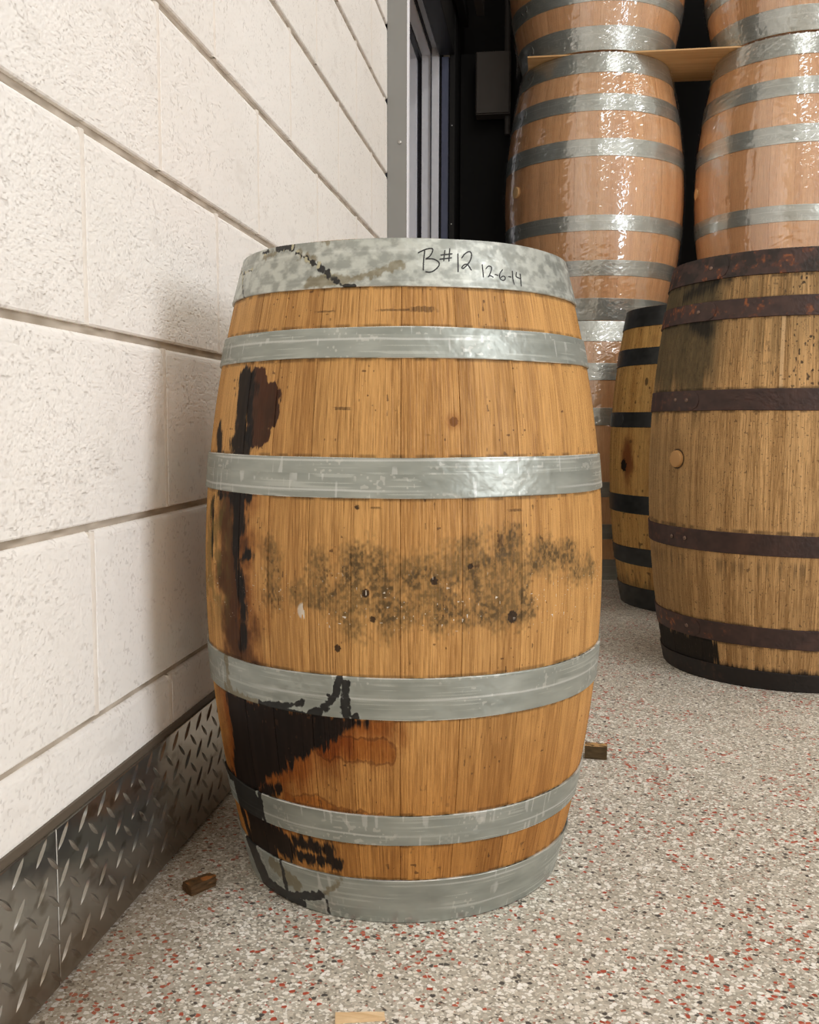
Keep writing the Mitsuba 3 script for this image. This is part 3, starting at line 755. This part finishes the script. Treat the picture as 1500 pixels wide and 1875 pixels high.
# plastic-wrapped new casks, in two stacks
HW = [(.0, .075), (.147, .2006), (.295, .3484), (.5405, .6007), (.6934, .7538), (.8269, .9)]
def film(c, key, zlo, zhi, seed, amp=1.0, nu=420, nv=230, flare=0.0):
    ph = np.linspace(-PI, PI, nu+1); z = np.linspace(zlo, zhi, nv)
    A, Zg = np.meshgrid(ph, z, indexing='ij')
    r = c.r(Zg)+.0046
    hd = np.maximum(0, Zg-c.H*.9)/.1; lw = np.maximum(0, c.H*.1-Zg)/.1
    r = r + flare*lw
    s = np.mod(A+2*PI, 2*PI)*c.rb
    cx, sx = np.cos(A)*c.rb, np.sin(A)*c.rb
    P = np.stack([cx, sx, Zg+c.z0+seed*3.3], -1)
    def rid(q, o): n = meshkit.fbm(q, 2, seed+o); return 1-np.abs(2*n-1)
    # long oblique tension folds, and crow's-feet where layers cross
    k1 = Zg*1.0+.35*np.sin(A); k2 = Zg-.3*np.sin(A*1.0+.8)
    f1 = rid(np.stack([cx*5, sx*5, (Zg+.30*sx)*70], -1), 1)**5
    f2 = rid(np.stack([cx*9, sx*9, (Zg-.45*sx+.1*cx)*55], -1), 2)**6
    f3 = rid(np.stack([cx*60, sx*60, Zg*14], -1), 3)**7
    env = .35+.9*meshkit.noise(P*7, seed+9)
    f4 = rid(np.stack([cx*16, sx*16, (Zg+.08*sx)*150], -1), 6)**4
    d = (.0010*f1+.0011*f2+.0012*f3+.0006*f4)*env + .0012*(meshkit.noise(P*[34, 34, 60], seed+4)-.5) + .0003*(meshkit.noise(P*150, seed+5)-.5)
    ends = np.clip(np.minimum(Zg-zlo, zhi-Zg)/.05, 0, 1)
    d = d*(1+1.2*(1-ends))
    r = np.maximum(r + amp*d, c.r(Zg)+.0030)
    V = np.stack([r*np.cos(A), r*np.sin(A), Zg], -1).reshape(-1, 3)
    UV = np.stack([A, Zg], -1).reshape(-1, 2)
    put('stretch_wrap', mikit.ply(mesh(V, quad_grid(nu+1, nv)), 'm_film', smooth=True, uv=UV, to_world=c.place()), key, 'clear wrinkled stretch film')

W1x, W1y, W2x, W2y = .6136, 3.7832, 1.2920, 3.7000
SHEET = .006
def new_cask(x, y, z0, H, label, seed, bung=None, film_z=None, amp=1.0, flare=0.0, nu=420, nv=230, rb=.3235):
    c = Cask(x, y, z0, H, .2605, rb)
    hs = [(a*H/.9, b*H/.9) for a, b in HW]
    lapa = -1.02 if x < 1 else -1.25
    laps = [(lapa-.2, lapa+.12, [(lapa, .5), (lapa+.09, .5)]) for _ in hs]
    k, _ = make_cask(c, label, hs, ('m_wood_new', 'm_hoop_galv', 'm_rivet'), [-1.1, -.86, -.62, -.38, -.2, .04, .3, .55, .8], 19, seed, laps=laps, bung=bung)
    if film_z: film(c, k, film_z[0], film_z[1], seed, amp, nu, nv, flare)
    return c, k
new_cask(W1x, W1y, 0, .911, 'film-wrapped oak barrel on the floor, lowest of the left stack, mostly hidden', 11, film_z=(.545, .908), nu=360, nv=120, rb=.320)
new_cask(W1x, W1y, .911, .900, 'film-wrapped pale oak barrel in the middle of the left stack, its pale bung in view', 12, bung=(-.974, .4613, .0205), film_z=(.002, .9))
new_cask(W2x, W2y, 0, .911, 'oak barrel lowest of the right stack, hidden behind the rusty-hooped barrel', 13)
new_cask(W2x, W2y, .911, .900, 'film-wrapped pale oak barrel in the right stack, directly above the rusty-hooped barrel', 14, bung=(-1.228, .448, .0205), film_z=(.002, .9))
ZT = 1.811+SHEET
new_cask(W1x, W1y, ZT, .900, 'film-wrapped barrel at the top of the left stack, only its lower end in view', 15, film_z=(.002, .5), nv=130, flare=.02)
new_cask(W2x, W2y, ZT, .900, 'film-wrapped barrel in the top right corner, only its lower end in view', 16, film_z=(.002, .5), nv=130)

# plywood sheet between the tiers
PW = thing('plywood_sheet', 'thin plywood sheet lying between the upper two layers of wrapped barrels', 'plywood sheet')
def sheet_mesh():
    nx, ny = 24, 3
    xs = np.linspace(.372, 1.62, nx); ys = np.linspace(3.545, 3.86, ny)
    V = []
    for z in (1.811+.0004, 1.811+SHEET-.0004):
        for x in xs:
            for y in ys: V.append((x, y, z))
    N = nx*ny; g = quad_grid(nx, ny)
    f = [list(q[::-1]) for q in g]+[list(q) for q in g+N]
    for i in range(nx-1): f += [[i*ny, (i+1)*ny, (i+1)*ny+N, i*ny+N], [(i+1)*ny+ny-1, i*ny+ny-1, i*ny+ny-1+N, (i+1)*ny+ny-1+N]]
    for j in range(ny-1): f += [[j+1, j, j+N, j+1+N], [(nx-1)*ny+j, (nx-1)*ny+j+1, (nx-1)*ny+j+1+N, (nx-1)*ny+j+N]]
    return mesh(V, np.array(f))
obj('board', sheet_mesh(), 'm_plywood', PW)

# ------------------------------------------------------------------ litter on the floor
def chunk(l, w, h, seed, rough=.0012, taper=.12):
    m = trimesh.creation.box((l, w, h))
    for _ in range(4): m = m.subdivide()
    v = np.array(m.vertices)
    v[:, 1] *= 1-taper*(v[:, 0]/l+.5); v[:, 2] *= 1-.5*taper*(v[:, 1]/w+.5)
    d = meshkit.fbm(v*[90, 260, 260]+seed, 3, seed)-.5
    n = np.array(m.vertex_normals)
    v = v+n*(d*rough*2)[:, None]
    v[:, 2] -= v[:, 2].min()
    return mesh(v, m.faces)
def bark_col(p, n, uv): return mix(mix(lin(58, 46, 30), lin(96, 78, 52), fbm(p.x*120, p.y*120, p.z*200)), lin(176, 138, 92), smoothstep(.6, .8, n.z)*smoothstep(.3, .6, noise(p.x*150, p.y*300)))
def brown_col(p, n, uv): return mix(mix(lin(52, 38, 22), lin(92, 66, 38), fbm(p.x*150, p.y*150, p.z*250)), lin(142, 88, 44), smoothstep(.5, .8, n.z)*smoothstep(.35, .6, noise(p.x*110, p.y*110)))
scene['m_bark'] = two(princ(proc(bark_col), .7, spec=.2)); scene['m_brown'] = two(princ(proc(brown_col), .7, spec=.2))
scene['m_splint'] = two(princ(proc(lambda p, n, uv: mix(lin(206, 172, 128), lin(232, 204, 164), noise(p.x*60+p.y*300, p.y*200))), .6, spec=.2))
def litter(name, label, cat_, m, mat, x, y, rot):
    k = numbered(name); scene[k] = mikit.ply(m, mat, smooth=40, to_world=T().translate([x, y, .0]).rotate([0, 0, 1], rot))
    labels[k] = {'label': label, 'category': cat_}
litter('wood_block', 'small dark wood block with pale top, on the floor right of the front barrel', 'wood scrap', chunk(.036, .024, .021, 3), 'm_bark', .553, 1.620, -4)
litter('wood_block', 'brown bark-like wood chunk on the floor between tread plate and front barrel', 'wood scrap', chunk(.036, .020, .012, 5, .002, .3), 'm_brown', .066, 1.078, 52)
litter('wood_splinter', 'pale flat wood splinter on the floor at the bottom edge of the picture', 'wood scrap', chunk(.046, .013, .004, 8, .0006, .3), 'm_splint', .303, .853, 12)
